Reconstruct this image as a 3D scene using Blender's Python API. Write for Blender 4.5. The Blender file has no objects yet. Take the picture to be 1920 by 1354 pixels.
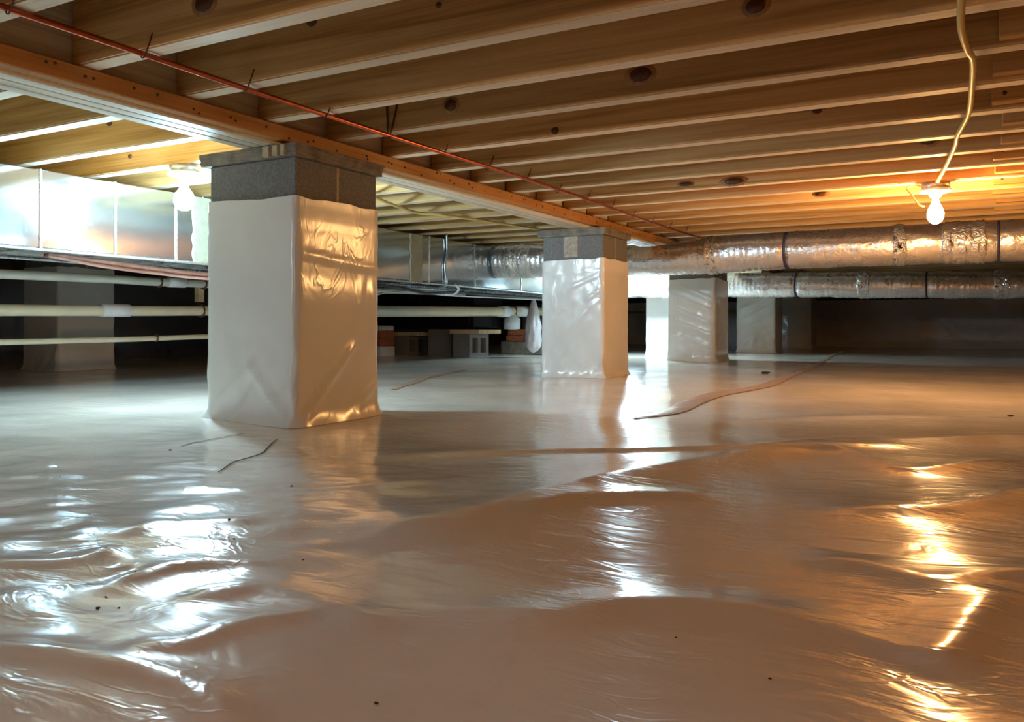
import bpy, bmesh, math, random
import numpy as np
from mathutils import Vector, Matrix, noise as mnoise

random.seed(7); rng = np.random.default_rng(7)
S = bpy.context.scene; COL = S.collection

# ------------------------------------------------------------------ camera, world, exposure
cam_d = bpy.data.cameras.new('camera'); cam = bpy.data.objects.new('camera', cam_d); COL.objects.link(cam)
cam.location = (0, 0, .318)
cam.rotation_mode = 'XYZ'
cam.matrix_world = Matrix.Translation((0, 0, .318)) @ Matrix.Rotation(math.radians(29.24), 4, 'Z') @ Matrix.Rotation(math.radians(90), 4, 'X') @ Matrix.Rotation(math.radians(.18), 4, 'Z')
cam_d.sensor_width = 36; cam_d.lens = 29.81; cam_d.shift_y = -.0297; cam_d.clip_start = .02
S.camera = cam
W = bpy.data.worlds.new('dark_outside'); S.world = W; W.use_nodes = True
W.node_tree.nodes['Background'].inputs[0].default_value = (.01, .009, .008, 1)
W.node_tree.nodes['Background'].inputs[1].default_value = 1
S.view_settings.view_transform = 'Standard'; S.view_settings.look = 'None'
S.view_settings.gamma = 1; S.view_settings.use_curve_mapping = False
S.view_settings.exposure = 1.5
S.cycles.use_denoising = True; S.cycles.max_bounces = 8; S.cycles.diffuse_bounces = 6
S.cycles.sample_clamp_indirect = 8
COOL = ((.55, .84, 1.0), 390)
COOL_FAR = ((.58, .85, 1.0), 380)
REAR_FILL = ((1.0, .43, .12), 200)
REAR_COOL_FILL = ((.58, .85, 1.0), 400)      # bulb colour, emission strength; both rear bulbs are added fill
WARM = ((1.0, .52, .18), 240)

# ------------------------------------------------------------------ materials
def new_mat(name):
    m = bpy.data.materials.new(name); m.use_nodes = True
    nt = m.node_tree; b = nt.nodes['Principled BSDF']
    return m, nt, b
def node(nt, t, **kw):
    n = nt.nodes.new(t)
    for k, v in kw.items():
        if hasattr(n, k): setattr(n, k, v)
        else: n.inputs[k].default_value = v
    return n
def ramp(nt, stops):
    r = nt.nodes.new('ShaderNodeValToRGB'); e = r.color_ramp.elements
    while len(e) < len(stops): e.new(.5)
    for el, (p, c) in zip(e, stops): el.position = p; el.color = (*c, 1)
    return r
def plain(name, col, rough=.6, metal=0, noise_amt=.12, noise_scale=30, bump=.0, spec=.5):
    m, nt, b = new_mat(name); L = nt.links.new
    tc = node(nt, 'ShaderNodeTexCoord'); n = node(nt, 'ShaderNodeTexNoise', Scale=noise_scale, Detail=4.0)
    L(tc.outputs['Object'], n.inputs['Vector'])
    a = [max(0, c * (1 - noise_amt)) for c in col]; z = [min(1, c * (1 + noise_amt)) for c in col]
    r = ramp(nt, [(.3, a), (.7, z)]); L(n.outputs['Fac'], r.inputs[0]); L(r.outputs[0], b.inputs['Base Color'])
    b.inputs['Roughness'].default_value = rough; b.inputs['Metallic'].default_value = metal
    b.inputs['Specular IOR Level'].default_value = spec
    if bump:
        bp = node(nt, 'ShaderNodeBump', Strength=bump, Distance=.01); L(n.outputs['Fac'], bp.inputs['Height']); L(bp.outputs[0], b.inputs['Normal'])
    return m
def wood(name, dark, mid, light, axis=0, rough=.6, spec=.3):
    m, nt, b = new_mat(name); L = nt.links.new
    tc = node(nt, 'ShaderNodeTexCoord'); oi = node(nt, 'ShaderNodeObjectInfo')
    ml = node(nt, 'ShaderNodeVectorMath', operation='MULTIPLY_ADD')
    cb = node(nt, 'ShaderNodeCombineXYZ'); mu = node(nt, 'ShaderNodeMath', operation='MULTIPLY'); mu.inputs[1].default_value = 37.0
    L(oi.outputs['Random'], mu.inputs[0])
    for k in range(3): L(mu.outputs[0], cb.inputs[k])
    sc = [26.0, 26.0, 26.0]; sc[axis] = .9
    L(tc.outputs['Object'], ml.inputs[0]); ml.inputs[1].default_value = sc; L(cb.outputs[0], ml.inputs[2])
    n1 = node(nt, 'ShaderNodeTexNoise', Scale=1.0, Detail=5.0, Distortion=.6); L(ml.outputs[0], n1.inputs['Vector'])
    sub = node(nt, 'ShaderNodeVectorMath', operation='MULTIPLY'); sc2 = [1., 1., 1.]; sc2[axis] = 3.2; sub.inputs[1].default_value = [6 if k != axis else 3.0 for k in range(3)]
    L(ml.outputs[0], sub.inputs[0])
    n2 = node(nt, 'ShaderNodeTexNoise', Scale=1.0, Detail=3.0); L(sub.outputs[0], n2.inputs['Vector'])
    mx = node(nt, 'ShaderNodeMath', operation='MULTIPLY_ADD'); L(n2.outputs['Fac'], mx.inputs[0]); mx.inputs[1].default_value = .45
    L(n1.outputs['Fac'], mx.inputs[2])
    r = ramp(nt, [(.5, dark), (.7, mid), (.92, light)]); L(mx.outputs[0], r.inputs[0])
    hv = node(nt, 'ShaderNodeHueSaturation'); mr = node(nt, 'ShaderNodeMapRange'); mr.inputs['To Min'].default_value = .82; mr.inputs['To Max'].default_value = 1.15
    L(oi.outputs['Random'], mr.inputs['Value']); L(mr.outputs[0], hv.inputs['Value']); L(r.outputs[0], hv.inputs['Color'])
    L(hv.outputs[0], b.inputs['Base Color'])
    b.inputs['Roughness'].default_value = rough; b.inputs['Specular IOR Level'].default_value = spec
    bp = node(nt, 'ShaderNodeBump', Strength=.12, Distance=.004); L(n2.outputs['Fac'], bp.inputs['Height']); L(bp.outputs[0], b.inputs['Normal'])
    return m
def plastic(name, col, rough, bump_scale, bump, stretch=(1, 1, 1), dist=.02, crinkle=.3, crinkle_scale=5.0):
    m, nt, b = new_mat(name); L = nt.links.new
    tc = node(nt, 'ShaderNodeTexCoord'); mp = node(nt, 'ShaderNodeMapping'); mp.inputs['Scale'].default_value = stretch
    L(tc.outputs['Object'], mp.inputs['Vector'])
    n = node(nt, 'ShaderNodeTexNoise', Scale=bump_scale, Detail=3.0, Distortion=.8); L(mp.outputs[0], n.inputs['Vector'])
    n2 = node(nt, 'ShaderNodeTexNoise', Scale=3.0, Detail=4.0); L(tc.outputs['Object'], n2.inputs['Vector'])
    r = ramp(nt, [(.3, [c * .9 for c in col]), (.7, col)]); L(n2.outputs['Fac'], r.inputs[0]); L(r.outputs[0], b.inputs['Base Color'])
    rr = node(nt, 'ShaderNodeMapRange'); rr.inputs['To Min'].default_value = rough * .75; rr.inputs['To Max'].default_value = rough * 1.3
    L(n2.outputs['Fac'], rr.inputs['Value']); L(rr.outputs[0], b.inputs['Roughness'])
    b.inputs['Specular IOR Level'].default_value = .55
    bp = node(nt, 'ShaderNodeBump', Strength=bump, Distance=dist); L(n.outputs['Fac'], bp.inputs['Height'])
    n3 = node(nt, 'ShaderNodeTexNoise', Scale=crinkle_scale, Detail=2.0, Distortion=1.6); L(mp.outputs[0], n3.inputs['Vector'])
    sb = node(nt, 'ShaderNodeMath', operation='SUBTRACT'); sb.inputs[1].default_value = .5; L(n3.outputs['Fac'], sb.inputs[0])
    ab = node(nt, 'ShaderNodeMath', operation='ABSOLUTE'); L(sb.outputs[0], ab.inputs[0])
    mr = node(nt, 'ShaderNodeMapRange', interpolation_type='SMOOTHSTEP'); mr.inputs['From Max'].default_value = .05; mr.inputs['To Min'].default_value = 1; mr.inputs['To Max'].default_value = 0
    L(ab.outputs[0], mr.inputs['Value'])
    n4 = node(nt, 'ShaderNodeTexNoise', Scale=crinkle_scale * .7, Detail=1.0); L(tc.outputs['Object'], n4.inputs['Vector'])
    m4 = node(nt, 'ShaderNodeMapRange', interpolation_type='SMOOTHSTEP'); m4.inputs['From Min'].default_value = .45; m4.inputs['From Max'].default_value = .65
    L(n4.outputs['Fac'], m4.inputs['Value'])
    mu = node(nt, 'ShaderNodeMath', operation='MULTIPLY'); L(mr.outputs[0], mu.inputs[0]); L(m4.outputs[0], mu.inputs[1])
    b2 = node(nt, 'ShaderNodeBump', Strength=crinkle, Distance=.006); L(mu.outputs[0], b2.inputs['Height']); L(bp.outputs[0], b2.inputs['Normal'])
    L(b2.outputs[0], b.inputs['Normal'])
    return m
def emit(name, col, s):
    m, nt, b = new_mat(name)
    b.inputs['Base Color'].default_value = (*col, 1); b.inputs['Emission Color'].default_value = (*col, 1); b.inputs['Emission Strength'].default_value = s
    return m
def foil(name, rough, scale, bump, col=(.78, .77, .75), metal=.82):
    m, nt, b = new_mat(name); L = nt.links.new
    tc = node(nt, 'ShaderNodeTexCoord'); n = node(nt, 'ShaderNodeTexNoise', Scale=scale, Detail=5.0, Distortion=1.2)
    L(tc.outputs['Object'], n.inputs['Vector'])
    b.inputs['Base Color'].default_value = (*col, 1); b.inputs['Metallic'].default_value = metal
    rr = node(nt, 'ShaderNodeMapRange'); rr.inputs['To Min'].default_value = rough * .7; rr.inputs['To Max'].default_value = rough * 1.4
    L(n.outputs['Fac'], rr.inputs['Value']); L(rr.outputs[0], b.inputs['Roughness'])
    bp = node(nt, 'ShaderNodeBump', Strength=bump, Distance=.012); L(n.outputs['Fac'], bp.inputs['Height']); L(bp.outputs[0], b.inputs['Normal'])
    return m

M = {}
M['joist'] = wood('pine_joist', (.33, .175, .055), (.53, .32, .115), (.65, .43, .19))
M['joist_bounce_lit'] = wood('pine_joist_bounce_lit', (.70, .58, .42), (.82, .72, .57), (.88, .80, .67))  # paler pine for joist bottoms, floor bounce light painted into the colour
M['ledger'] = wood('ledger_pine', (.40, .18, .055), (.56, .27, .085), (.66, .36, .13), axis=1)
M['ply'] = wood('girder_ply', (.50, .42, .30), (.68, .60, .47), (.78, .71, .58), axis=1)
M['board'] = wood('old_board', (.42, .30, .16), (.58, .43, .25), (.66, .52, .33))
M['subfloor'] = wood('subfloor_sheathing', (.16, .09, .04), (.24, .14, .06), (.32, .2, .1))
M['knot'] = plain('pine_knot', (.10, .035, .012), .5, noise_scale=80, noise_amt=.5)
M['knot_ring'] = plain('pine_knot_ring', (.36, .19, .07), .6, noise_scale=60, noise_amt=.3)
M['nail'] = plain('nail_steel', (.06, .035, .025), .5, noise_amt=.3)
M['sheet'] = plastic('floor_polyethylene', (.82, .75, .66), .14, 9.0, .10, (1, 2.2, 1), .02, .07, 6.0)
M['tape'] = plastic('seam_flap', (.50, .35, .25), .3, 12.0, .2)
M['wrap'] = plastic('pier_polyethylene', (.80, .79, .77), .22, 9.0, .09, (1, 1, .6), .02, .10, 6.5)
M['liner'] = plastic('wall_polyethylene', (.88, .79, .74), .3, 5.0, .25, (1, 1, 1.6))
M['shaded_liner'] = plastic('shaded_wall_polyethylene', (.10, .10, .115), .3, 5.0, .25, (1, 1, 1.6))  # darkened liner copy, shade on the left wall put into its colour
M['block'] = plain('concrete_block', (.19, .188, .185), .9, noise_amt=.22, noise_scale=120, bump=.35)
M['mortar'] = plain('mortar', (.42, .37, .30), .95, noise_amt=.25, noise_scale=60, bump=.5)
M['cap'] = plain('parging', (.20, .175, .14), .9, noise_amt=.35, noise_scale=18, bump=.4)
M['shim'] = plain('cedar_shim', (.52, .44, .30), .8, noise_amt=.25, noise_scale=25)
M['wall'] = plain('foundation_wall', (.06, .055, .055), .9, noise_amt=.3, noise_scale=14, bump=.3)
M['galv'] = foil('galvanised_sheet', .105, 60.0, .003, (.44, .50, .53), .94)
M['galv_edge'] = foil('galvanised_cleat', .25, 30.0, .1, (.5, .54, .56))
M['mastic'] = plain('duct_mastic', (.22, .228, .16), .7, noise_amt=.12, noise_scale=40, bump=.4)
M['foil'] = foil('foil_jacket', .28, 24.0, .38, (.88, .86, .85), .92)
M['foil_rough'] = foil('crumpled_foil_tape', .2, 40.0, .9, (.85, .83, .80))
M['band'] = plain('dark_duct_strap', (.05, .045, .09), .5, noise_amt=.4, noise_scale=60)
M['pvc'] = plain('cream_pvc', (.66, .62, .46), .35, noise_amt=.06, noise_scale=10)
M['pvc_grey'] = plain('pale_pvc', (.60, .60, .53), .35, noise_amt=.06, noise_scale=10)
M['pvc_white'] = plain('white_pvc_fitting', (.74, .77, .80), .35, noise_amt=.05)
M['copper'] = plain('copper', (.42, .10, .045), .32, metal=.85, noise_amt=.25, noise_scale=22)
M['wire'] = plain('dark_wire', (.10, .045, .025), .5)
M['line'] = plain('pink_insulation', (.52, .30, .25), .6, noise_amt=.25, noise_scale=14)
M['black'] = plain('black_rubber', (.018, .018, .02), .5, noise_amt=.3)
M['unit'] = plain('black_sheet_metal', (.008, .008, .01), .5, noise_amt=.3, spec=.2)
M['cable'] = plain('yellow_cable_sheath', (.72, .55, .17), .45, noise_amt=.08, noise_scale=14)
M['porcelain'] = plain('porcelain', (.80, .80, .78), .25, noise_amt=.03)
M['boxsteel'] = foil('junction_box_steel', .35, 30.0, .1, (.5, .5, .5))
M['brick'] = plain('clay_brick', (.40, .13, .065), .9, noise_amt=.25, noise_scale=50, bump=.4)
M['foam'] = plain('white_foam', (.82, .83, .84), .6, noise_amt=.04)
M['bag'] = plastic('hanging_poly', (.46, .44, .45), .25, 14.0, .5)
M['dirt'] = plain('dirt_speck', (.035, .022, .015), .9, noise_amt=.4, noise_scale=200)
M['slit'] = plain('dark_slit', (.09, .055, .035), .8)
M['cool_bulb'] = emit('cool_white_bulb', *COOL)
M['far_bulb'] = emit('far_cool_bulb', *COOL_FAR); M['rear_fill'] = emit('rear_warm_fill', *REAR_FILL)
M['rear_cool_fill'] = emit('rear_cool_fill', *REAR_COOL_FILL)
M['warm_bulb'] = emit('warm_white_bulb', *WARM)

# ------------------------------------------------------------------ mesh helpers
def link(name, me, mat=None, parent=None):
    o = bpy.data.objects.new(name, me); COL.objects.link(o)
    if mat is not None and len(me.materials) == 0: me.materials.append(M[mat] if isinstance(mat, str) else mat)
    if parent is not None: o.parent = parent
    return o
def pydata(name, v, f, mat, parent=None, smooth=True):
    me = bpy.data.meshes.new(name); me.from_pydata([tuple(p) for p in v], [], [tuple(p) for p in f]); me.update()
    if smooth: me.polygons.foreach_set('use_smooth', [True] * len(me.polygons))
    return link(name, me, mat, parent)
def box_mesh(name, size, bev=.003, seg=1):
    bm = bmesh.new(); bmesh.ops.create_cube(bm, size=1); bmesh.ops.scale(bm, vec=size, verts=bm.verts)
    if bev: bmesh.ops.bevel(bm, geom=list(bm.edges), offset=bev, segments=seg, affect='EDGES')
    me = bpy.data.meshes.new(name); bm.to_mesh(me); bm.free(); return me
def box(name, lo, hi, mat, parent=None, bev=.003):
    lo = Vector(lo); hi = Vector(hi); o = link(name, box_mesh(name, hi - lo, bev), mat, parent); o.location = (lo + hi) / 2; return o
def tag(o, label=None, cat=None, group=None, kind=None):
    for k, v in (('label', label), ('category', cat), ('group', group), ('kind', kind)):
        if v: o[k] = v
    return o
def empty(name, loc, label, cat, group=None):
    o = bpy.data.objects.new(name, None); COL.objects.link(o); o.location = loc; o.empty_display_size = .05
    return tag(o, label, cat, group)
def smoothpath(pts, n):
    P = np.array(pts, float); k = len(P)
    if k == 2:
        t = np.linspace(0, 1, n)[:, None]; return P[0] * (1 - t) + P[1] * t
    Q = np.vstack([2 * P[0] - P[1], P, 2 * P[-1] - P[-2]]); out = []
    per = max(2, n // (k - 1))
    for i in range(1, k):
        for t in np.linspace(0, 1, per, endpoint=False):
            a, b, c, d = Q[i - 1], Q[i], Q[i + 1], Q[i + 2]
            out.append(.5 * (2 * b + (c - a) * t + (2 * a - 5 * b + 4 * c - d) * t * t + (3 * b - a - 3 * c + d) * t ** 3))
    out.append(P[-1]); return np.array(out)
def tube_data(path, rad, seg=12, radf=None, caps=True):
    P = np.array(path, float); n = len(P); T = np.gradient(P, axis=0); T /= np.linalg.norm(T, axis=1)[:, None]
    up = np.array([0, 0, 1.]) if abs(T[0][2]) < .9 else np.array([1., 0, 0])
    v = []; f = []
    for i in range(n):
        a = np.cross(up, T[i]); a /= np.linalg.norm(a); b = np.cross(T[i], a)
        for j in range(seg):
            th = 2 * math.pi * j / seg; r = rad if radf is None else radf(i, th, P[i])
            v.append(P[i] + a * math.cos(th) * r + b * math.sin(th) * r)
    for i in range(n - 1):
        for j in range(seg):
            f.append((i * seg + j, i * seg + (j + 1) % seg, (i + 1) * seg + (j + 1) % seg, (i + 1) * seg + j))
    if caps:
        f.append(tuple(reversed(range(seg)))); f.append(tuple(range((n - 1) * seg, n * seg)))
    return v, f
def tube(name, path, rad, mat, parent=None, seg=12, radf=None, origin=None):
    v, f = tube_data(path, rad, seg, radf)
    if origin is not None: v = [p - np.array(origin) for p in v]
    o = pydata(name, v, f, mat, parent)
    return o
def lathe(name, prof, mat, parent=None, seg=28):
    v = []; f = []
    for r, z in prof:
        for j in range(seg):
            t = 2 * math.pi * j / seg; v.append((r * math.cos(t), r * math.sin(t), z))
    for i in range(len(prof) - 1):
        for j in range(seg): f.append((i * seg + j, i * seg + (j + 1) % seg, (i + 1) * seg + (j + 1) % seg, (i + 1) * seg + j))
    f.append(tuple(reversed(range(seg)))); f.append(tuple(range((len(prof) - 1) * seg, len(prof) * seg)))
    return pydata(name, v, f, mat, parent)
def nz(x, y, z=0.): return mnoise.noise(Vector((x, y, z)))

# ------------------------------------------------------------------ setting: floor sheet with folds
def vnoise(X, Y, seed):
    """smooth value noise on arrays"""
    r = np.random.default_rng(seed); G = r.uniform(-1, 1, (97, 97))
    xi = np.floor(X).astype(int); yi = np.floor(Y).astype(int); fx = X - xi; fy = Y - yi
    fx = fx * fx * fx * (fx * (fx * 6 - 15) + 10); fy = fy * fy * fy * (fy * (fy * 6 - 15) + 10)
    g = lambda a, b: G[a % 97, b % 97]
    return (g(xi, yi) * (1 - fx) + g(xi + 1, yi) * fx) * (1 - fy) + (g(xi, yi + 1) * (1 - fx) + g(xi + 1, yi + 1) * fx) * fy
def ground(Y): return np.interp(Y, [0, 2.1, 4.77, 7.2, 9.5, 13.2], [0, 0, .03, .066, .09, .10])
FOLDS = [  # polyline in metres, height, width on the camera side, width behind
    ([(-1.319, 1.656), (-1.035, 1.962), (-.471, 2.256), (-.1, 2.6)], .010, .05, .16),
    ([(-.80, .93), (-.783, 1.048), (-.743, 1.217), (-.682, 1.652), (-.483, 2.249), (-.323, 2.515), (.095, 2.88), (.6, 3.3)], .020, .15, .2),
    ([(-.692, 1.20), (-.648, 1.393), (-.567, 1.505), (-.42, 1.62)], .010, .05, .08),
    ([(-1.30, .62), (-1.167, .664), (-1.085, .725), (-1.10, .80)], .008, .03, .05),
    ([(-1.124, .82), (-1.147, .903), (-1.088, .957), (-1.0, 1.0)], .008, .03, .045),
    ([(-.99, .70), (-.949, .715), (-.948, .772), (-.902, .812), (-.8, .86)], .008, .025, .05),
    ([(-1.124, .784), (-.976, .727)], .006, .012, .012),
    ([(-.85, .69), (-.802, .722), (-.765, .755), (-.634, .739), (-.52, .70)], .008, .03, .045),
    ([(-.76, .55), (-.698, .575), (-.694, .646), (-.634, .739)], .007, .025, .03),
    ([(-.95, .47), (-.856, .487), (-.774, .501), (-.648, .516), (-.567, .499), (-.46, .45)], .008, .025, .03),
    ([(-.60, .80), (-.418, .83), (-.374, .905), (-.275, .95), (-.206, .958), (-.05, .93)], .011, .06, .08),
    ([(-.42, 2.3), (-.307, 2.294), (-.168, 2.093), (-.053, 2.199), (.081, 2.46)], .012, .05, .07),
    ([(-.30, 1.5), (-.09, 1.654), (0, 1.783), (.063, 1.904), (.2, 2.0)], .014, .07, .09),
    ([(-.26, 1.20), (-.143, 1.222), (-.053, 1.19), (.042, 1.283), (.2, 1.35)], .008, .05, .06),
    ([(-.06, .88), (-.028, .95), (-.005, 1.07), (.035, 1.227)], .012, .04, .07),
    ([(-1.5, 1.15), (-1.25, 1.2), (-1.05, 1.3), (-.95, 1.45)], .007, .04, .06),
    ([(-.9, 2.9), (-.4, 3.2), (.3, 3.6)], .008, .07, .1),
    ([(-.35, .55), (-.2, .62), (-.02, .70), (.15, .78)], .004, .08, .10),
]
def floor_h(X, Y):
    X = np.asarray(X, float); Y = np.asarray(Y, float)
    h = ground(Y)
    near = np.clip((4.6 - Y) / 2.2, .25, 1)
    h = h + .008 * near * vnoise(X * 1.6 + Y * .5 + 40, Y * 1.4 + 40, 1) + .0045 * near * vnoise(X * 3.6 + Y * 1.2 + 40, Y * 3.0 - X + 60, 2)
    left = np.clip((-.55 - X) * 2, 0, 1) * np.clip((2.2 - Y), 0, 1)
    h = h + left * (.0045 * vnoise(X * 7 + Y * 3 + 60, Y * 9 - X * 2 + 60, 3) + .0018 * vnoise(X * 17 - Y * 6 + 60, Y * 19 + 60, 4))
    far = np.clip((Y - 2.6) / 1.5, 0, 1)
    h = h + far * .006 * vnoise(X * 2.4 + 40, Y * 2.8 + 40, 5)
    for pts, a, wf, wb in FOLDS:
        p = smoothpath(pts, 5 * len(pts)); lo = p.min(0) - 3 * max(wf, wb); hi = p.max(0) + 3 * max(wf, wb)
        m = (X > lo[0]) & (X < hi[0]) & (Y > lo[1]) & (Y < hi[1])
        if not m.any(): continue
        x = X[m]; y = Y[m]; best = np.full(x.shape, 1e9); sgn = np.ones(x.shape); tt = np.zeros(x.shape)
        for i in range(len(p) - 1):
            d = p[i + 1] - p[i]; L2 = d @ d; t = np.clip(((x - p[i][0]) * d[0] + (y - p[i][1]) * d[1]) / L2, 0, 1)
            qx = x - p[i][0] - t * d[0]; qy = y - p[i][1] - t * d[1]; q = qx * qx + qy * qy
            u = q < best; best = np.where(u, q, best)
            # towards the camera (origin) is the front side
            front = (qx * (-p[i][0]) + qy * (-p[i][1])) > 0
            sgn = np.where(u, front, sgn); tt = np.where(u, (i + t) / (len(p) - 1), tt)
        w = np.where(sgn > .5, wf, wb); taper = np.clip(np.minimum(tt, 1 - tt) * 5, 0, 1); taper = taper * taper * (3 - 2 * taper)
        g = np.exp(-np.sqrt(best + 1e-6) * 1.25 / w * np.sqrt(np.clip(np.sqrt(best) / w, 0, 1) + .25))
        hh = np.zeros(X.shape); hh[m] = a * taper * g; h = h + hh
    # sheet turned up against the piers
    return h
xs = np.concatenate([np.arange(-7.3, -2.3, .07), np.arange(-2.3, 1.0, .0125), np.arange(1.0, 4.05, .07)])
ys = np.concatenate([np.arange(-3.2, .2, .07), np.arange(.2, 3.0, .0125), np.arange(3.0, 6, .03), np.arange(6, 13.3, .06)])
GX, GY = np.meshgrid(xs, ys); GZ = floor_h(GX, GY)
def fh(x, y):
    i = min(max(int(np.searchsorted(xs, x)) - 1, 0), len(xs) - 2); j = min(max(int(np.searchsorted(ys, y)) - 1, 0), len(ys) - 2)
    u = (x - xs[i]) / (xs[i + 1] - xs[i]); v = (y - ys[j]) / (ys[j + 1] - ys[j])
    return float((GZ[j, i] * (1 - u) + GZ[j, i + 1] * u) * (1 - v) + (GZ[j + 1, i] * (1 - u) + GZ[j + 1, i + 1] * u) * v)
nx, ny = len(xs), len(ys)
me = bpy.data.meshes.new('floor')
V = np.stack([GX, GY, GZ], -1).reshape(-1, 3)
ii = (np.arange(ny - 1)[:, None] * nx + np.arange(nx - 1)[None, :]).reshape(-1)
Fq = np.stack([ii, ii + 1, ii + 1 + nx, ii + nx], -1)
me.vertices.add(len(V)); me.vertices.foreach_set('co', V.reshape(-1))
me.loops.add(len(Fq) * 4); me.loops.foreach_set('vertex_index', Fq.reshape(-1))
me.polygons.add(len(Fq)); me.polygons.foreach_set('loop_start', np.arange(len(Fq)) * 4)
me.update(calc_edges=True); me.validate()
me.polygons.foreach_set('use_smooth', np.ones(len(Fq), bool))
floor = link('floor', me, 'sheet'); tag(floor, 'glossy white plastic vapor barrier sheet with folds covering the ground', kind='structure')

def strip(name, pts, w, mat, parent, lift=.003, thick=.002, wf=None):
    p = smoothpath(pts, 10 * len(pts)); n = len(p); T = np.gradient(p, axis=0); T /= np.linalg.norm(T, axis=1)[:, None]; N = np.stack([-T[:, 1], T[:, 0]], -1)
    v = []; f = []; ks = 4
    for i in range(n):
        ww = w * (1 if wf is None else wf(i / (n - 1)))
        for k in range(ks + 1):
            q = p[i] + N[i] * ww * (k / ks - .5); z = fh(*q) + lift + thick * (1 - abs(k / ks * 2 - 1) ** 2)
            v.append((q[0], q[1], z))
    for i in range(n - 1):
        for k in range(ks): f.append((i * 5 + k, i * 5 + k + 1, (i + 1) * 5 + k + 1, (i + 1) * 5 + k))
    return pydata(name, v, f, mat, parent)
strip('overlap_flap', [(-1.10, 2.86), (-1.06, 3.15), (-1.11, 3.75), (-1.03, 4.55), (-1.06, 5.5), (-1.12, 6.6), (-1.3, 8.6), (-1.4, 10.0)], .075, 'tape', floor, wf=lambda t: .5 + .9 * math.sin(math.pi * min(1, t * 1.6)) if t < .62 else .6)
strip('overlap_flap', [(-2.62, 3.45), (-2.86, 3.95), (-3.15, 4.75), (-3.3, 5.2)], .06, 'tape', floor, wf=lambda t: .5 + .5 * math.sin(math.pi * t))
strip('slit', [(-1.508, 1.343), (-1.605, 1.496), (-1.655, 1.615), (-1.82, 1.84)], .005, 'slit', floor, .002, .002, wf=lambda t: .25 + .75 * math.sin(math.pi * t))
strip('slit', [(-1.922, 1.582), (-1.963, 1.728), (-2.019, 1.90)], .005, 'slit', floor, .002, .001)

# walls
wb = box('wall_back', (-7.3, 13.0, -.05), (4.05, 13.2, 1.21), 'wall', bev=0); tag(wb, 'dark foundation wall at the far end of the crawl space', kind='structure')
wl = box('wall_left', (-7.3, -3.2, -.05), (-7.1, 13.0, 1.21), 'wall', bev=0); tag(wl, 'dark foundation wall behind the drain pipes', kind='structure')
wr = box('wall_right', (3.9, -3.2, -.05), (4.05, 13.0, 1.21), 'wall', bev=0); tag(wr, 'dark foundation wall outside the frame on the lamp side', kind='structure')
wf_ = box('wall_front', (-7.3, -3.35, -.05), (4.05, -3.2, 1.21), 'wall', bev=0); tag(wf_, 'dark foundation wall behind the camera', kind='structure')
def liner(parent, a, b, z0, z1, nrm, seed, mat='liner'):
    a = np.array(a); b = np.array(b); nu, nv = 240, 14; v = []; f = []
    L = np.linalg.norm(b - a); loc = np.array(parent.location)
    for i in range(nu + 1):
        for j in range(nv + 1):
            u = i / nu; w = j / nv; q = a + (b - a) * u; z = z0 + (z1 - z0) * w
            o = .03 + .02 * nz(u * L * 1.8 + w * 1.2 + seed, w * 1.5) + .012 * nz(u * L * 6 + w * 4 + seed, w * 2) + .05 * max(0, .12 - w) / .12
            v.append((q[0] + nrm[0] * o - loc[0], q[1] + nrm[1] * o - loc[1], z - loc[2]))
    for i in range(nu):
        for j in range(nv): f.append((i * (nv + 1) + j, i * (nv + 1) + j + 1, (i + 1) * (nv + 1) + j + 1, (i + 1) * (nv + 1) + j))
    return pydata('plastic_liner', v, f, mat, parent)
liner(wb, (-7.05, 13.0), (3.88, 13.0), .085, .77, (0, -1), 3.)
liner(wl, (-7.1, -3.1), (-7.1, 12.9), .0, .77, (1, 0), 9., 'shaded_liner')
b_ = box('batten', (-6.9, 12.93, .60), (-2.9, 12.97, .645), 'board', wb); b_.location -= wb.location

# ceiling: subfloor deck with joists
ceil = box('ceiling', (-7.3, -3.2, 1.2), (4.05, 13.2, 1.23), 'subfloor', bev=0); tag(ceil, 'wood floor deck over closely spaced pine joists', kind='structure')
JZ0, JH, JT = .999, .20, .056
J0, JS = 1.361, .3251
cl = Vector(ceil.location)
def joist_mesh(L):
    n = 40; v = []; f = []
    me = box_mesh('joist', (L, JT, JH), .004, 2); me.materials.append(M['joist']); me.materials.append(M['joist_bounce_lit'])
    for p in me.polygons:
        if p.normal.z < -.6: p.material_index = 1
    return me
jm_r = joist_mesh(6.05); jm_l = joist_mesh(5.0)
joists_r = {}; joists_l = {}
for i in range(-13, 36):
    Y = J0 + JS * i
    o = link('joist', jm_r, None, ceil); o.location = Vector((-2.075 + 3.025, Y + JT / 2, JZ0 + JH / 2 + random.uniform(-.002, .002))) - cl
    o.rotation_euler = (random.uniform(-.006, .006), 0, random.uniform(-.0012, .0012)); joists_r[i] = o
for i in range(-13, 36):
    Y = J0 + JS * i + .045
    o = link('joist', jm_l, None, ceil); o.location = Vector((-2.232 - 2.5, Y + JT / 2, JZ0 + JH / 2 + random.uniform(-.002, .002))) - cl
    o.rotation_euler = (random.uniform(-.006, .006), 0, random.uniform(-.001, .001)); joists_l[i] = o
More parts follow.
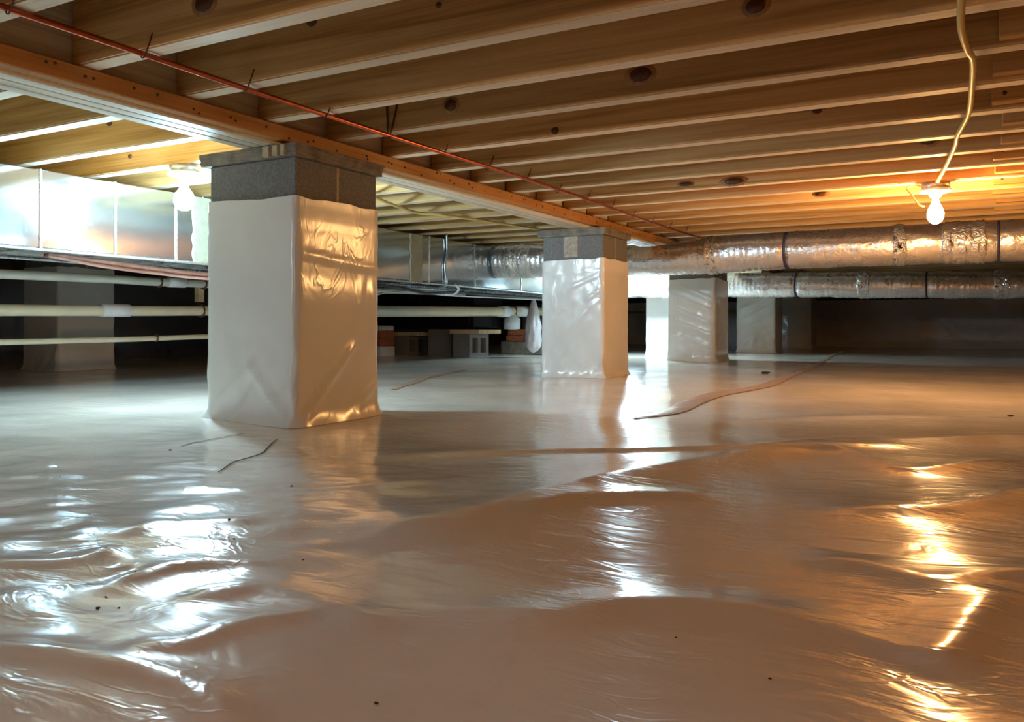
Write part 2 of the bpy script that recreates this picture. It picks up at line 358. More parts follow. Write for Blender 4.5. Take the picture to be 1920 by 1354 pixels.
# knots that show on joist faces
def disc(name, rx, rz, mat, parent, loc, seed, t=.0012):
    n = 22; v = [(0, -t * 2, 0)]; f = []
    for k in range(n):
        a = 2 * math.pi * k / n; q = 1 + .12 * nz(math.cos(a) * 1.5 + seed, math.sin(a) * 1.5)
        v.append((rx * q * math.cos(a), -t * 1.4, rz * q * math.sin(a)))
    for k in range(n):
        a = 2 * math.pi * k / n; q = 1 + .12 * nz(math.cos(a) * 1.5 + seed, math.sin(a) * 1.5)
        v.append((rx * q * 1.06 * math.cos(a), .002, rz * q * 1.06 * math.sin(a)))
    for k in range(n):
        f.append((0, 1 + k, 1 + (k + 1) % n)); f.append((1 + k, 1 + n + k, 1 + n + (k + 1) % n, 1 + (k + 1) % n))
    o = pydata(name, v, f, mat, parent); o.location = loc; return o
KN = [('r', 0, -1.581, 1.073, .030, .020), ('r', 3, -.881, 1.064, .034, .021), ('r', 3, -1.539, 1.058, .023, .019), ('r', 2, -.474, 1.080, .023, .018),
      ('r', 8, -1.033, 1.020, .045, .016), ('r', 8, -1.264, 1.024, .03, .010), ('r', 4, -1.319, 1.018, .014, .013), ('r', 1, -1.149, 1.098, .008, .007),
      ('r', 3, -.359, 1.091, .008, .006), ('r', 5, -.50, 1.06, .016, .010), ('r', 6, -.35, 1.10, .028, .012), ('r', 10, -.75, 1.03, .03, .012), ('l', 3, -3.22, 1.063, .012, .010), ('l', 2, -2.9, 1.10, .016, .012), ('r', 1, -1.55, 1.13, .018, .014), ('r', 7, -.2, 1.06, .03, .02)]
for side, i, x, z, rx, rz in KN:
    par = (joists_r if side == 'r' else joists_l)[i]; pl = par.location + cl
    loc = Vector((x, 0, z)) - pl; loc.y = -JT / 2
    if rx > .018 : disc('knot_ring', rx * 1.5, rz * 1.45, 'knot_ring', par, loc, x * 7, .0004)
    disc('knot', rx, rz, 'knot', par, loc, x * 5)
# splice plates where the joists are lapped
nail_me = lathe('nail_head', [(.0001, 0), (.0042, .0002), (.0042, .0016), (.0001, .0022)], 'nail', seg=8)
nail_data = nail_me.data; bpy.data.objects.remove(nail_me)
def nail(parent, loc, ax='y'):
    o = link('nail_head', nail_data, None, parent); o.location = loc
    o.scale = (1.5, 1.5, 1.5) if ax == 'y' else (1, 1, 1); o.rotation_euler = (math.pi / 2, 0, 0) if ax == 'y' else (0, math.pi / 2, 0); return o
for i in range(-4, 14):
    Y = J0 + JS * i; x0 = .03 + random.uniform(-.02, .02); Lp = .75 if i < 6 else .20
    h = JH * .93 if i not in (7,) else JH
    o = link('splice_plate', box_mesh('splice_plate', (Lp, .045, h - .02), .003), 'joist', ceil)
    o.location = Vector((x0 + Lp / 2, Y - .0225, JZ0 + .012 + (h - .02) / 2)) - cl
    for k in range(4): nail(o, (-Lp / 2 + .04 + .03 * k + random.uniform(-.01, .01), -.0225, random.uniform(-.06, .06)))

# ------------------------------------------------------------------ girder
g = empty('girder', (-2.15, 5, .936), 'built-up timber girder with orange nailed ledger resting on the piers', 'beam')
GL = Vector(g.location)
for x0 in (-2.080, -2.129, -2.178):
    o = box('ply', (x0 - .047, -3.1, .936 + random.uniform(0, .002)), (x0, 12.95, 1.195), 'ply', g, .004); o.location -= GL
led = box('ledger', (-2.080, -3.1, .948), (-2.037, 12.95, .9965), 'ledger', g, .003); led.location -= GL
ll = Vector(led.location) + GL
y = .6
while y < 7.5:
    for k in range(random.choice((1, 2, 2))):
        nail(led, Vector((-2.037, y + random.uniform(-.02, .02), .948 + random.uniform(.010, .040))) - ll, 'x')
    y += random.uniform(.08, .16)

# ------------------------------------------------------------------ piers
def wrap_mesh(X0, X1, Y0, Y1, ztop, seed, amp=1.0, creases=()):
    """sheet wrapped around a pier, rounded corners, flared skirt and creases"""
    r = .012; off = .006; per = []
    cs = [(X1 - r, Y0 + r, -90), (X1 - r, Y1 - r, 0), (X0 + r, Y1 - r, 90), (X0 + r, Y0 + r, 180)]
    for k, (cx, cy, a0) in enumerate(cs):
        for a in np.linspace(a0, a0 + 90, 6):
            t = math.radians(a); per.append((cx + r * math.cos(t), cy + r * math.sin(t), math.cos(t), math.sin(t)))
        nxk = cs[(k + 1) % 4]; t = math.radians(a0 + 90); ex, ey = cx + r * math.cos(t), cy + r * math.sin(t); fx, fy = nxk[0] + r * math.cos(t), nxk[1] + r * math.sin(t)
        for u in np.linspace(0, 1, 26)[1:-1]: per.append((ex + (fx - ex) * u, ey + (fy - ey) * u, math.cos(t), math.sin(t)))
    n = len(per); rows = 56; v = []; f = []
    for j in range(rows + 1):
        w = j / rows
        for i, (px, py, nx_, ny_) in enumerate(per):
            zb = fh(px + nx_ * .05, py + ny_ * .05) + .001; zt = ztop + .012 * nz(px * 4 + seed, py * 4) + .008 * nz(px * 11 + seed, py * 11)
            z = zb + (zt - zb) * w; s = px * ny_ + py * (-nx_) + 3 * px + py   # coordinate along the face
            h = z - zb
            sk = max(0, .055 - h) / .055; flare = .024 * sk ** 2.2 * (.75 + .5 * nz(px * 9 + seed, py * 9))
            tri = amp * .006 * max(0, 1 - h / .30) * nz(s * 9 + h * 9 + seed, h * 3 + seed) + amp * .010 * max(0, 1 - h / .3) * nz(s * 9 - h * 14, h * 4 + seed)
            sag = amp * .0028 * nz(s * 6 + seed + z * 5, z * 9) + amp * .0018 * nz(s * 15 - z * 12 + seed, z * 12 + s * 5)
            lap = .0014 * amp * math.exp(-((z - (ztop - .075 - .03 * nz(s * 5, seed))) / .012) ** 2)
            crs = 0
            for face, u0, h0, u1, h1, ca, cw in creases:
                if (face == 'front' and ny_ > -.9) or (face == 'side' and nx_ < .9): continue
                u = px - X0 if face == 'front' else py - Y0
                du, dh = u1 - u0, h1 - h0; L2 = du * du + dh * dh; tq = ((u - u0) * du + (h - h0) * dh) / L2
                if -.15 < tq < 1.15:
                    q = abs((u - u0) * dh - (h - h0) * du) / math.sqrt(L2); e = min(1, max(0, (min(tq, 1 - tq) + .15) * 4))
                    crs += ca * e * math.exp(-(q / cw) ** 2)
            d = off + crs + abs(flare) + tri + sag + lap + .004
            v.append((px + nx_ * d, py + ny_ * d, z))
    for j in range(rows):
        for i in range(n): f.append((j * n + i, j * n + (i + 1) % n, (j + 1) * n + (i + 1) % n, (j + 1) * n + i))
    return v, f
def pier(x0, y0, w, d, label, seed, ztop=.765, amp=1.0, smear=False, shims=False, cap_top=.936, creases=()):
    x1, y1 = x0 + w, y0 + d; zb = fh(x0 + w / 2, y0 - .02)
    p = empty('masonry_pier', (x0 + w / 2, y0 + d / 2, zb), label, 'pier', 'plastic wrapped masonry piers'); PL = Vector(p.location)
    bt = .894; z = bt
    ym = y0 + d * .5
    k = 0
    while z > zb + .02:
        zl = max(z - .19, zb - .03)
        if k % 2 == 0:
            b1 = box('block', (x0, y0, zl), (x1, ym - .005, z), 'block', p, .004); b2 = box('block', (x0, ym + .005, zl), (x1, y1, z), 'block', p, .004)
        else:
            xm = x0 + w / 2
            b1 = box('block', (x0, y0, zl), (xm - .005, y1, z), 'block', p, .004); b2 = box('block', (xm + .005, y0, zl), (x1, y1, z), 'block', p, .004)
        b1.location -= PL; b2.location -= PL; z = zl - .01; k += 1
    mo = box('mortar', (x0 + .004, y0 + .006, zb - .02), (x1 - .002, y1 - .006, bt - .002), 'mortar', p, 0); mo.location -= PL
    # cap: slightly overhanging uneven slab
    n = 12; v = []; f = []
    bm = bmesh.new(); bmesh.ops.create_cube(bm, size=1); bmesh.ops.subdivide_edges(bm, edges=list(bm.edges), cuts=7, use_grid_fill=True)
    sx, sy, sz = w + .06, d + .04, cap_top - bt
    for q in bm.verts:
        c = q.co.copy(); k2 = .006
        q.co = Vector((c.x * sx + k2 * nz(c.y * 6 + seed, c.z * 6), c.y * sy + k2 * nz(c.x * 6 + seed, c.z * 5), c.z * sz))
        if c.z < .49: q.co.x *= (1 - .03 * (.5 - c.z)); q.co.y *= (1 - .03 * (.5 - c.z))
    cm = bpy.data.meshes.new('cap_block'); bm.to_mesh(cm); bm.free()
    co = link('cap_block', cm, 'cap', p); co.location = Vector(((x0 + x1) / 2 - .008, (y0 + y1) / 2, bt + sz / 2)) - PL
    vv, ff = wrap_mesh(x0, x1, y0, y1, ztop, seed, amp, creases)
    vv = [(a - PL.x, b - PL.y, c - PL.z) for a, b, c in vv]
    pydata('plastic_wrap', vv, ff, 'wrap', p)
    if smear:
        o = box('mortar_smear', (x0 + .14, y0 - .004, .765), (x0 + .235, y0 + .01, .893), 'mortar', p, .003); o.location -= PL
    if shims:
        for sx_, sw in ((x1 - .125, .03), (x1 - .08, .024), (x1 - .045, .02)):
            o = box('shim', (sx_, y0 - .028, bt + .003), (sx_ + sw, y0 + .05, .933), 'shim', p, .002); o.location -= PL
    return p
pier(-2.404, 2.10, .404, .427, 'large plastic wrapped block pier nearest the camera', 1.3, amp=1.0, shims=True, creases=[('front', .39, .01, .21, .19, .008, .014), ('front', .21, .19, .05, .05, .006, .016), ('front', .39, .02, .30, .10, .005, .01), ('side', .03, .02, .29, .27, .009, .014), ('side', .30, .03, .42, .13, .006, .012), ('side', .02, .58, .41, .545, .005, .01), ('side', .30, .30, .33, .50, .003, .012), ('side', .40, .25, .39, .48, .004, .012)])
pier(-2.400, 4.68, .400, .39, 'plastic wrapped pier with pale mortar smear, second along the girder', 5.1, .753, 1.0, smear=True, creases=[('front', .20, .55, .38, .62, .004, .010), ('front', .30, .47, .39, .53, .005, .010), ('front', .18, .30, .36, .46, .004, .012), ('front', .05, .5, .1, .66, .003, .01), ('front', .14, .12, .3, .26, .003, .012)])
pier(-2.400, 7.07, .400, .39, 'white wrapped pier with diagonal wrinkles, third along the girder', 8.7, .765, .7, creases=[('front', .02, .68 - .11 * k, .39, .52 - .10 * k, .006, .016) for k in range(5)] + [('side', .05, .1, .35, .3, .005, .014), ('side', .05, .5, .35, .42, .005, .014)])
pier(-2.400, 9.37, .400, .36, 'white wrapped pier behind the lower flexible duct, fourth along the girder', 12.2, .765, .8, creases=[('front', .05, .12 + .12 * k, .38, .30 + .11 * k, .005, .016) for k in range(4)])
pier(-2.400, 11.53, .400, .39, 'dim brown wrapped pier farthest along the girder, against the back wall', 16.4, .765, 1.4)
pier(-6.09, 3.64, .40, .43, 'dim wrapped pier behind the three drain pipes', 21.5, .757, 1.2)
pier(-3.08, 8.36, .40, .40, 'brightly lit white pier peeking out beside the third girder pier', 26.1, .79, .6)

# ------------------------------------------------------------------ sheet metal trunk duct
TX, TW, TZ0, TZ1 = -3.33, .5, .645, .962
t = empty('trunk_duct', (TX - TW / 2, 3, TZ0), 'long shiny galvanised rectangular trunk duct under the joists', 'duct'); TL = Vector(t.location)
seams = [-2.9, -2.0, -1.1, -.2, .75, 1.66, 2.053, 2.389, 2.710, 2.865, 3.6, 4.2, 4.79, 5.379, 6.1, 6.9, 7.6, 8.3]
for a, b in zip(seams[:-1], seams[1:]):
    nn, mm = 14, 10; v = []; f = []
    o = box('duct_section', (TX - TW, a + .001, TZ0), (TX, b - .001, TZ1), 'galv', t, .004); o.location -= TL
for s in seams[1:-1]:
    o = box('drive_cleat', (TX - TW - .004, s - .006, TZ0 - .004), (TX + .005, s + .006, TZ1 + .002), 'galv_edge', t, .002); o.location -= TL
fl = box('bottom_flange', (TX - .03, -3.0, TZ0 - .012), (TX + .012, 8.3, TZ0 - .001), 'galv_edge', t, .003); fl.location -= TL
fl2 = box('bottom_flange', (TX - TW - .01, -3.0, TZ0 - .012), (TX - TW + .03, 8.3, TZ0 - .001), 'galv_edge', t, .003); fl2.location -= TL
def mastic(y0, y1):
    n = 20; v = []; f = []
    for j in range(n + 1):
        z = TZ0 - .004 + (TZ1 - TZ0) * j / n
        a = y0 + .014 * nz(z * 20, y0 * 3); b = y1 + .008 * nz(z * 25 + 5, y1 * 3)
        for q, xo in ((a, .001), (a + .008, .008), (b - .008, .008), (b, .001)): v.append((TX + xo - TL.x, q - TL.y, z - TL.z))
    for j in range(n):
        for k in range(3): f.append((j * 4 + k, j * 4 + k + 1, (j + 1) * 4 + k + 1, (j + 1) * 4 + k))
    pydata('mastic_strip', v, f, 'mastic', t, False)
mastic(2.80, 2.95); mastic(4.56, 4.70)
for yy in (4.98, 1.2):
    pth = smoothpath([(TX + .012, yy, 1.0), (TX + .010, yy + .01, .88), (TX + .008, yy - .015, .78), (TX + .008, yy, .64), (TX - .05, yy + .01, .628)], 24)
    o = tube('hanger_strap', pth, .009, 'galv_edge', t, 6, origin=TL)
o = tube('hanger_strap', smoothpath([(TX + .004, 5.1, .645), (TX + .012, 5.14, .615), (TX - .005, 5.1, .575), (TX - .03, 5.02, .57)], 18), .008, 'foam', t, 6, origin=TL)

# ------------------------------------------------------------------ flexible foil ducts
def flex(name, p, rad, label, seed, bands, patches, n=420, squash=0):
    path = smoothpath(p, n); N = len(path)
    o0 = empty(name, path[len(path) // 2], label, 'duct', 'foil jacketed flexible ducts'); OL = np.array(o0.location)
    def rf(i, th, P):
        s = P[0]
        rr = rad * (1 + .05 * nz(s * 2.2 + seed, math.cos(th) * .8, math.sin(th) * .8) + .045 * nz(s * 9 + seed, math.cos(th) * 1.6, math.sin(th) * 1.6))
        rr += rad * .05 * abs(nz(s * 26 + seed, math.cos(th) * 2.5, math.sin(th) * 2.5)) + rad * .012 * math.sin(s * 160)
        for b in bands: rr -= rad * .09 * math.exp(-((s - b) / .022) ** 2)
        for a, ww in patches:
            if abs(s - a) < ww: rr += rad * .16 * (1 - ((s - a) / ww) ** 2) * abs(nz(s * 30, math.cos(th) * 5, math.sin(th) * 5 + seed))
        return rr
    def sq(P):
        return 1 - squash * math.exp(-((P[0] + 2.15) / .35) ** 2)
    def rfs(i, th, P):
        k = sq(P); return rf(i, th, P) * math.sqrt(math.cos(th) ** 2 + (k * math.sin(th)) ** 2)
    tube('foil_jacket', path, rad, 'foil', o0, 40, rfs, OL)
    for b in bands:
        i = int(np.argmin(abs(path[:, 0] - b))); q = path[max(0, i - 2):i + 3]
        c = np.array([[b - .007, *path[i][1:]], [b + .007, *path[i][1:]]])
        tube('strap_band', c, rad * 1.01, 'band', o0, 36, None, OL)
    for a, ww in patches:
        i0 = int(np.argmin(abs(path[:, 0] - a))); q = path[i0]
        cpath = np.array([[x, *path[int(np.argmin(abs(path[:, 0] - x)))][1:]] for x in np.linspace(a - ww, a + ww, 30)])
        def rp(i, th, P):
            s = P[0]; e = abs(s - a) / ww
            return rad * (1.04 + .12 * (abs(nz(s * 30 + seed, math.cos(th) * 4, math.sin(th) * 4))) - (.1 if e > .93 + .1 * nz(th, s) else 0))
        tube('foil_tape', cpath, rad, 'foil_rough', o0, 40, rp, OL)
    return o0
flex('flexible_duct', [(-3.319, 5.70, .85), (-2.75, 5.73, .845), (-2.15, 5.75, .818), (-1.6, 5.78, .842), (-1.0, 5.80, .856), (0, 5.86, .865), (1.2, 5.9, .862), (2.6, 5.9, .86), (3.7, 5.9, .85)], .122,
     'upper foil flexible duct running under the joists below the warm lamp', 2.0, (-1.155, .06, 1.2), ((-3.1, .10), (-.12, .12), (-.48, .03), (-1.65, .03)), squash=.18)
flex('flexible_duct', [(-3.319, 8.0, .76), (-2.8, 8.0, .765), (-2.2, 8.02, .755), (-1.4, 8.05, .74), (-.6, 8.1, .725), (.2, 8.2, .715), (1.4, 8.3, .72), (3.7, 8.3, .72)], .112,
     'lower foil flexible duct in front of the back wall', 6.5, (-1.52, -.45, .9), ((-.95, .05), (.1, .05), (-2.75, .25)))
hb = box('hanger_board', (-3.25, 8.12, .868), (-1.85, 8.16, .905), 'board'); tag(hb, 'tan wooden hanger board above the lower flexible duct', 'board')

# ------------------------------------------------------------------ drain and water pipes on the left
def pipe_run(label, X, pts, rad, mat, couplings, hangers, fit_mat='pvc_white'):
    o0 = empty('pvc_pipe', pts[0], label, 'pipe', 'white plastic pipes under the trunk duct'); OL = np.array(pts[0])
    tube('pipe', smoothpath(pts, 30), rad, mat, o0, 20, None, OL)
    zf = lambda y: float(np.interp(y, [p[1] for p in pts], [p[2] for p in pts]))
    for y, L in couplings:
        tube('coupling', [(X, y, zf(y)), (X, y + L * .5, zf(y + L * .5)), (X, y + L, zf(y + L))], rad * 1.22, fit_mat, o0, 20, None, OL)
    for y in hangers:
        z = zf(y); v = []; pth = [(X + rad * 1.25 * math.cos(a), y, z + rad * 1.25 * math.sin(a)) for a in np.linspace(.5 * math.pi, 2.5 * math.pi, 22)] + [(X, y, z + rad + .08)]
        tube('pipe_hanger', pth, .006, 'wire', o0, 6, None, OL)
    return o0
pipe_run('upper grey-white plastic pipe high under the trunk duct', -4.2, [(-4.2, -3.0, .50), (-4.2, 2.39, .586), (-4.2, 3.3, .594), (-4.2, 4.4, .612), (-4.2, 6.6, .66)], .0235, 'pvc_grey', ((3.36, .12),), (3.3, 3.62))
pb = pipe_run('thick cream plastic drain pipe, middle one of three at left', -4.2, [(-4.2, -3.0, .33), (-4.2, 2.39, .410), (-4.2, 3.66, .434), (-4.2, 4.3, .445)], .029, 'pvc', ((2.93, .17), (4.18, .12)), (3.60,))
pc = pipe_run('large cream drain pipe passing in front of the black unit', -4.2, [(-4.2, 4.30, .446), (-4.2, 5.31, .467), (-4.2, 7.0, .50), (-4.2, 8.8, .538)], .046, 'pvc', ((7.25, .16), (7.62, .16)), (7.5,))
o = lathe('drain_drop', [(.045, -.17), (.085, -.165), (.085, -.06), (.05, -.04), (.046, .02)], 'pvc_white', pc); o.location = Vector((-4.2, 7.50, .50)) - Vector(pc.location)
pipe_run('thin cream water pipe, lowest of three at left', -4.2, [(-4.2, -3.0, .20), (-4.2, 2.39, .253), (-4.2, 3.66, .275), (-4.2, 5.2, .30)], .0145, 'pvc', (), (3.28,))
wp = box('wood_stake', (-4.30, 3.635, .49), (-4.26, 3.680, 1.09), 'board'); tag(wp, 'tan wood hanger board dropping from the joists behind the upper grey-white pipe', 'wood block')

# ------------------------------------------------------------------ copper pipe on the joists
cp = empty('copper_pipe', (-1.79, 5, .985), 'thin red copper pipe hung along the joist undersides', 'pipe'); CL = np.array(cp.location)
tube('tube', smoothpath([(-1.79 + .006 * math.sin(k), -3 + k * .8, .988 + .004 * math.sin(k * 1.7)) for k in range(19)], 110), .0075, 'copper', cp, 12, None, CL)
for i in range(-2, 14):
    y = J0 + JS * i + .005
    if i == 3:
        pth = [(-1.80, y - .012, 1.09), (-1.79, y - .016, .978), (-1.785, y - .014, .978), (-1.755, y - .012, 1.09)]
    else:
        pth = [(-1.80, y - .008, .99), (-1.79, y - .010, .977), (-1.78, y - .008, .985), (-1.76, y - .004, 1.035)]
    tube('pipe_hook', smoothpath(pth, 14), .0032 if i == 3 else .0018, 'wire', cp, 6, None, CL)

# ------------------------------------------------------------------ lamps and cables
def bulb_profile(r):
    return [(.012, .0), (.0135, -.02), (.018, -.034), (r * .8, -.055), (r, -.078), (r * .96, -.098), (r * .72, -.115), (r * .35, -.125), (.001, -.127)][::-1]
def lamp(loc, label, mat, r, group):
    o0 = empty('lamp_holder', loc, label, 'lamp', group)
    lathe('junction_box', [(.056, -.030), (.060, -.028), (.060, .0), (.02, .0)], 'boxsteel', o0, 8)
    lathe('porcelain_socket', [(.017, -.066), (.024, -.064), (.028, -.052), (.058, -.044), (.068, -.040), (.070, -.031), (.03, -.030)], 'porcelain', o0)
    b = lathe('light_bulb', bulb_profile(r), mat, o0); b.location = (0, 0, -.060)
    return o0
lamp((-.205, 4.315, .997), 'warm glowing bare bulb in porcelain lamp holder above the upper flexible duct', 'warm_bulb', .036, 'bare bulb lamp holders')
lamp((-2.6, -2.787, .997), 'added cool fill bulb in unseen lamp holder far behind the camera beside the trunk duct', 'rear_cool_fill', .042, 'bare bulb lamp holders')  # unseen bulb added as cool fill on pier fronts and joist faces
lamp((.75, -1.21, .997), 'added warm fill bulb in unseen lamp holder behind the camera', 'rear_fill', .036, 'bare bulb lamp holders')  # unseen bulb added as warm fill for the near floor
lamp((-2.90, 2.40, .997), 'cool white glowing bulb in lamp holder beside the nearest pier', 'cool_bulb', .042, 'bare bulb lamp holders')
lamp((-2.95, 7.615, .997), 'cool white bulb in lamp holder glaring between the second and third girder piers', 'far_bulb', .042, 'bare bulb lamp holders')
def cab(label, pts, rad, mat, n=80, cat='cable', name='electrical_cable'):
    return tag(tube(name, smoothpath(pts, n), rad, mat, None, 10), label, cat)
cab('yellow cable dangling from the joists down to the warm bare bulb', [(-.04, 1.3, 1.0), (-.043, 1.763, .985), (-.046, 1.905, .975), (-.049, 2.041, .965), (-.041, 2.202, .965), (-.031, 2.312, .97), (-.036, 2.582, .975), (-.049, 2.893, .975), (-.085, 3.188, .975), (-.098, 3.366, .975), (-.137, 3.724, .975), (-.185, 4.15, .985), (-.20, 4.31, .997)], .0078, 'cable', 140)
cab('short yellow wire loop curling beside the warm lamp holder', [(-.262, 4.30, .985), (-.30, 4.295, .99), (-.322, 4.29, .975), (-.300, 4.285, .943), (-.273, 4.285, .90), (-.25, 4.29, .89)], .0032, 'cable', 30, 'cable', 'cable_loop')
cab('yellow cable strung across the joists beyond the nearest pier', [(-2.55, 2.9, 1.0), (-2.699, 3.39, .99), (-2.761, 3.648, .985), (-2.806, 3.904, .982), (-2.749, 4.088, .985), (-2.70, 4.4, .99), (-2.6, 5.0, .992)], .008, 'cable', 60)
ls = empty('refrigerant_line', (-3.45, 2.7, .61), 'pinkish bundle of lines sagging below the trunk duct', 'pipe'); LL = np.array(ls.location)
for k, (dx, dz, r) in enumerate(((0, 0, .011), (-.022, -.006, .009), (.006, -.022, .008))):
    tube('line', smoothpath([(-3.45 + dx, 2.16, .631 + dz * .2), (-3.45 + dx, 2.25, .629 + dz * .5), (-3.45 + dx, 2.42, .621 + dz), (-3.45 + dx, 2.7, .607 + dz), (-3.45 + dx, 3.02, .598 + dz), (-3.45 + dx, 4.3, .60 + dz)], 60), r, 'line' if k != 1 else 'copper', ls, 10, None, LL)
cab('black hose drooping under the trunk duct between the first two piers', [(-3.6, 3.4, .62), (-3.6, 4.465, .625), (-3.6, 4.881, .612), (-3.6, 5.144, .592), (-3.6, 5.502, .612), (-3.6, 5.897, .613), (-3.6, 7.9, .625)], .011, 'black', 80, 'hose', 'hose')
cab('thin grey cable looping below the black hose', [(-3.66, 3.6, .60), (-3.66, 4.465, .555), (-3.66, 4.757, .582), (-3.66, 5.076, .602), (-3.66, 5.5, .59), (-3.66, 6.337, .60), (-3.66, 7.9, .62)], .006, 'boxsteel', 80)

# ------------------------------------------------------------------ air handler on concrete blocks
def zf(x, y): return fh(x, y) - .002
u = empty('air_handler', (-4.96, 7.15, .33), 'black boxy unit raised on concrete blocks behind the drain pipe', 'air handler'); UL = Vector(u.location)
for nme, lo, hi in (('cabinet', (-5.62, 6.96, .345), (-4.32, 7.50, .70)), ('base_rail', (-5.62, 6.955, .330), (-4.32, 6.99, .352)), ('base_rail', (-5.62, 7.47, .330), (-4.32, 7.505, .352)), ('access_panel', (-4.95, 6.948, .37), (-4.36, 6.962, .68))):
    o = box(nme, lo, hi, 'unit', u, .006); o.location -= UL
def cmu(x0, x1, y0, y1, z0, z1, label, along='x', group='concrete blocks under the black unit'):
    """hollow block with two cores running along x or y"""
    bm = bmesh.new(); L, Wd, Hh = (y1 - y0, x1 - x0, z1 - z0) if along == 'x' else (x1 - x0, y1 - y0, z1 - z0)
    t = .042; ys = [0, t * 1.3, L / 2 - t * .6, L / 2 + t * .6, L - t * 1.3, L]; zs = [0, t, Hh - t, Hh]
    def P(a, b, c): return (b, a, c) if along == 'x' else (a, b, c)
    g2 = {}
    def vt(i, j, s):
        k = (i, j, s)
        if k not in g2: g2[k] = bm.verts.new(P(ys[i] - L / 2, (0 if s == 0 else Wd) - Wd / 2, zs[j]))
        return g2[k]
    holes = {(1, 1), (3, 1)}
    for s in (0, 1):
        for i in range(5):
            for j in range(3):
                if s == 0 or (i, j) not in holes: bm.faces.new([vt(i, j, s), vt(i + 1, j, s), vt(i + 1, j + 1, s), vt(i, j + 1, s)])
    for (i, j) in holes:
        q = [(i, j), (i + 1, j), (i + 1, j + 1), (i, j + 1)]
        for a, b in zip(q, q[1:] + q[:1]): bm.faces.new([vt(*a, 0), vt(*b, 0), vt(*b, 1), vt(*a, 1)])
    ring = [(i, 0) for i in range(6)] + [(5, j) for j in range(1, 4)] + [(i, 3) for i in range(4, -1, -1)] + [(0, j) for j in (2, 1)]
    for a, b in zip(ring, ring[1:] + ring[:1]): bm.faces.new([vt(*a, 0), vt(*b, 0), vt(*b, 1), vt(*a, 1)])
    bmesh.ops.recalc_face_normals(bm, faces=list(bm.faces))
    me = bpy.data.meshes.new('concrete_block'); bm.to_mesh(me); bm.free()
    o = link('concrete_block', me, 'block'); o.location = ((x0 + x1) / 2, (y0 + y1) / 2, z0); return tag(o, label, 'block', group)
cmu(-5.255, -5.075, 6.90, 7.30, zf(-5.1, 7.1), .262, 'dark hollow block under the far left of the unit, two core holes showing')
o = box('concrete_block', (-4.87, 6.98, zf(-4.7, 7.1)), (-4.60, 7.36, .330), 'block', bev=.006); tag(o, 'tall solid grey block standing between the two hollow blocks', 'block', 'concrete blocks under the black unit')
cmu(-4.515, -4.33, 6.90, 7.26, zf(-4.4, 7.1), .285, 'light hollow block under the near corner of the unit, beside red clay bricks')
o = box('wood_shim_board', (-4.54, 6.87, .286), (-4.20, 7.28, .328), 'board'); tag(o, 'tan board lying on the light hollow block', 'board')
o = box('wood_shim_board', (-5.30, 6.88, .264), (-4.93, 7.32, .300), 'shim'); tag(o, 'pale board lying on the dark hollow block', 'board')
# footing and clay bricks beyond the unit
o = box('concrete_footing', (-4.40, 7.62, zf(-4.1, 7.7)), (-3.86, 7.95, .205), 'cap', bev=.008); tag(o, 'low grey concrete pad behind the light hollow block', 'concrete pad')
k = 0
for r_, zz in enumerate((.207, .272)):
    for c in range(2):
        x = -4.36 + c * .215 + r_ * .02
        o = box('clay_brick', (x, 7.66, zz), (x + .205, 7.76, zz + .062), 'brick', bev=.004)
        tag(o, ('lower' if r_ == 0 else 'upper') + (' red clay brick nearer the black unit' if c == 0 else ' red clay brick nearer the hanging plastic bag') + ' on the concrete pad', 'brick', 'clay bricks on the concrete pad')
# stack beside the nearest pier
z = zf(-5.25, 6.7)
st = [('foam_block', .10, 'foam', 'lower white foam slab under two bricks, just past the nearest pier', 'foam slab'), ('clay_brick', .075, 'brick', 'dusty red brick on the lower foam slab past the nearest pier', 'brick'),
      ('clay_brick', .075, 'brick', 'dusty red brick carrying the upper foam slab past the nearest pier', 'brick'), ('foam_block', .05, 'foam', 'thin white foam slab topping the brick stack past the nearest pier', 'foam slab')]
for n_, h_, m_, l_, c_ in st:
    o = box(n_, (-5.42, 6.55, z), (-5.13 + random.uniform(-.01, .01), 6.78, z + h_), m_, bev=.006); tag(o, l_, c_); z += h_ + .001
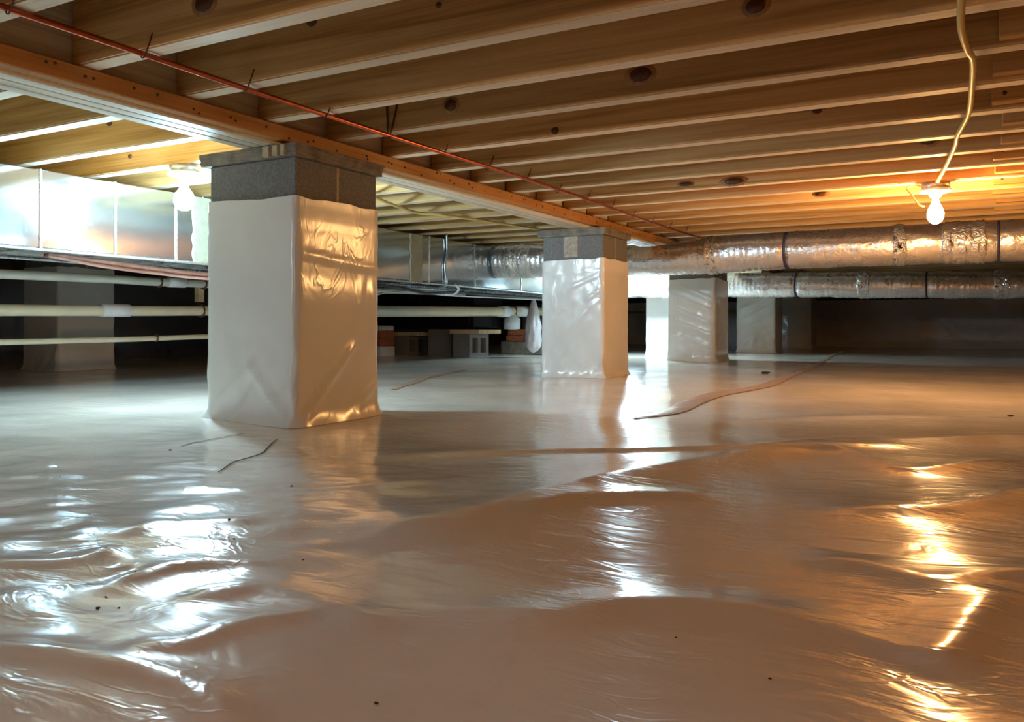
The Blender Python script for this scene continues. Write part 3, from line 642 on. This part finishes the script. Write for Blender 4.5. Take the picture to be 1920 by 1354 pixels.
# hanging bag
prof = []; v = []; f = []; R_, C_ = 34, 32
for j in range(R_ + 1):
    w = j / R_; z = .11 + (.631 - .11) * w
    r = .085 * math.sin(math.pi * min(1, (w * 1.25 + .02))) ** .6 if w < .62 else 0
    r = np.interp(w, [0, .03, .1, .25, .5, .7, .85, .95, 1], [.001, .04, .07, .085, .078, .06, .04, .022, .016])
    for i in range(C_):
        a = 2 * math.pi * i / C_; q = r * (1 + .16 * nz(math.cos(a) * 2.2, math.sin(a) * 2.2, w * 5) + .1 * nz(math.cos(a) * 6, math.sin(a) * 6, w * 3))
        v.append((q * math.cos(a) * .8, q * math.sin(a) * 1.15, z - .11))
for j in range(R_):
    for i in range(C_): f.append((j * C_ + i, j * C_ + (i + 1) % C_, (j + 1) * C_ + (i + 1) % C_, (j + 1) * C_ + i))
f.append(tuple(reversed(range(C_)))); f.append(tuple(range(R_ * C_, R_ * C_ + C_)))
o = pydata('plastic_bag', v, f, 'bag'); o.location = (-3.72, 7.06, .11); tag(o, 'crumpled whitish plastic bag hanging from the trunk duct beside the second pier', 'plastic bag')

# ------------------------------------------------------------------ specks of dirt on the sheet
for x, y, r in [(-1.059, .965, .0022), (-.978, .901, .0018), (-.889, .617, .0026), (-.871, .631, .0016), (-.919, .649, .0016), (-.454, .576, .0017), (-.172, .793, .0015), (-1.217, 1.27, .0025), (-1.887, 1.519, .004), (.075, 3.554, .008), (-1.25, 5.6, .022), (-.815, .873, .0015), (-.279, .847, .0012), (-.96, .72, .0012)]:
    bm = bmesh.new(); bmesh.ops.create_icosphere(bm, subdivisions=1, radius=r)
    for q in bm.verts: q.co = Vector((q.co.x * random.uniform(.9, 1.8), q.co.y * random.uniform(.7, 1.3), q.co.z * random.uniform(.35, .7)))
    me = bpy.data.meshes.new('dirt_speck'); bm.to_mesh(me); bm.free()
    o = link('dirt_speck', me, 'dirt'); o.location = (x, y, fh(x, y) + r * .35)
    big = {.022: 'dark scrap lying beside the far end of the overlap flap', .008: 'small dark speck on the sheet far out beneath the warm lamp', .004: 'small dark speck on the lit sheet just in front of the nearest pier'}
    if r in big: tag(o, big[r], 'dirt speck')
    else: tag(o, 'tiny dark speck of dirt on the folded sheet in the foreground', 'dirt speck', 'dirt specks on the plastic sheet')
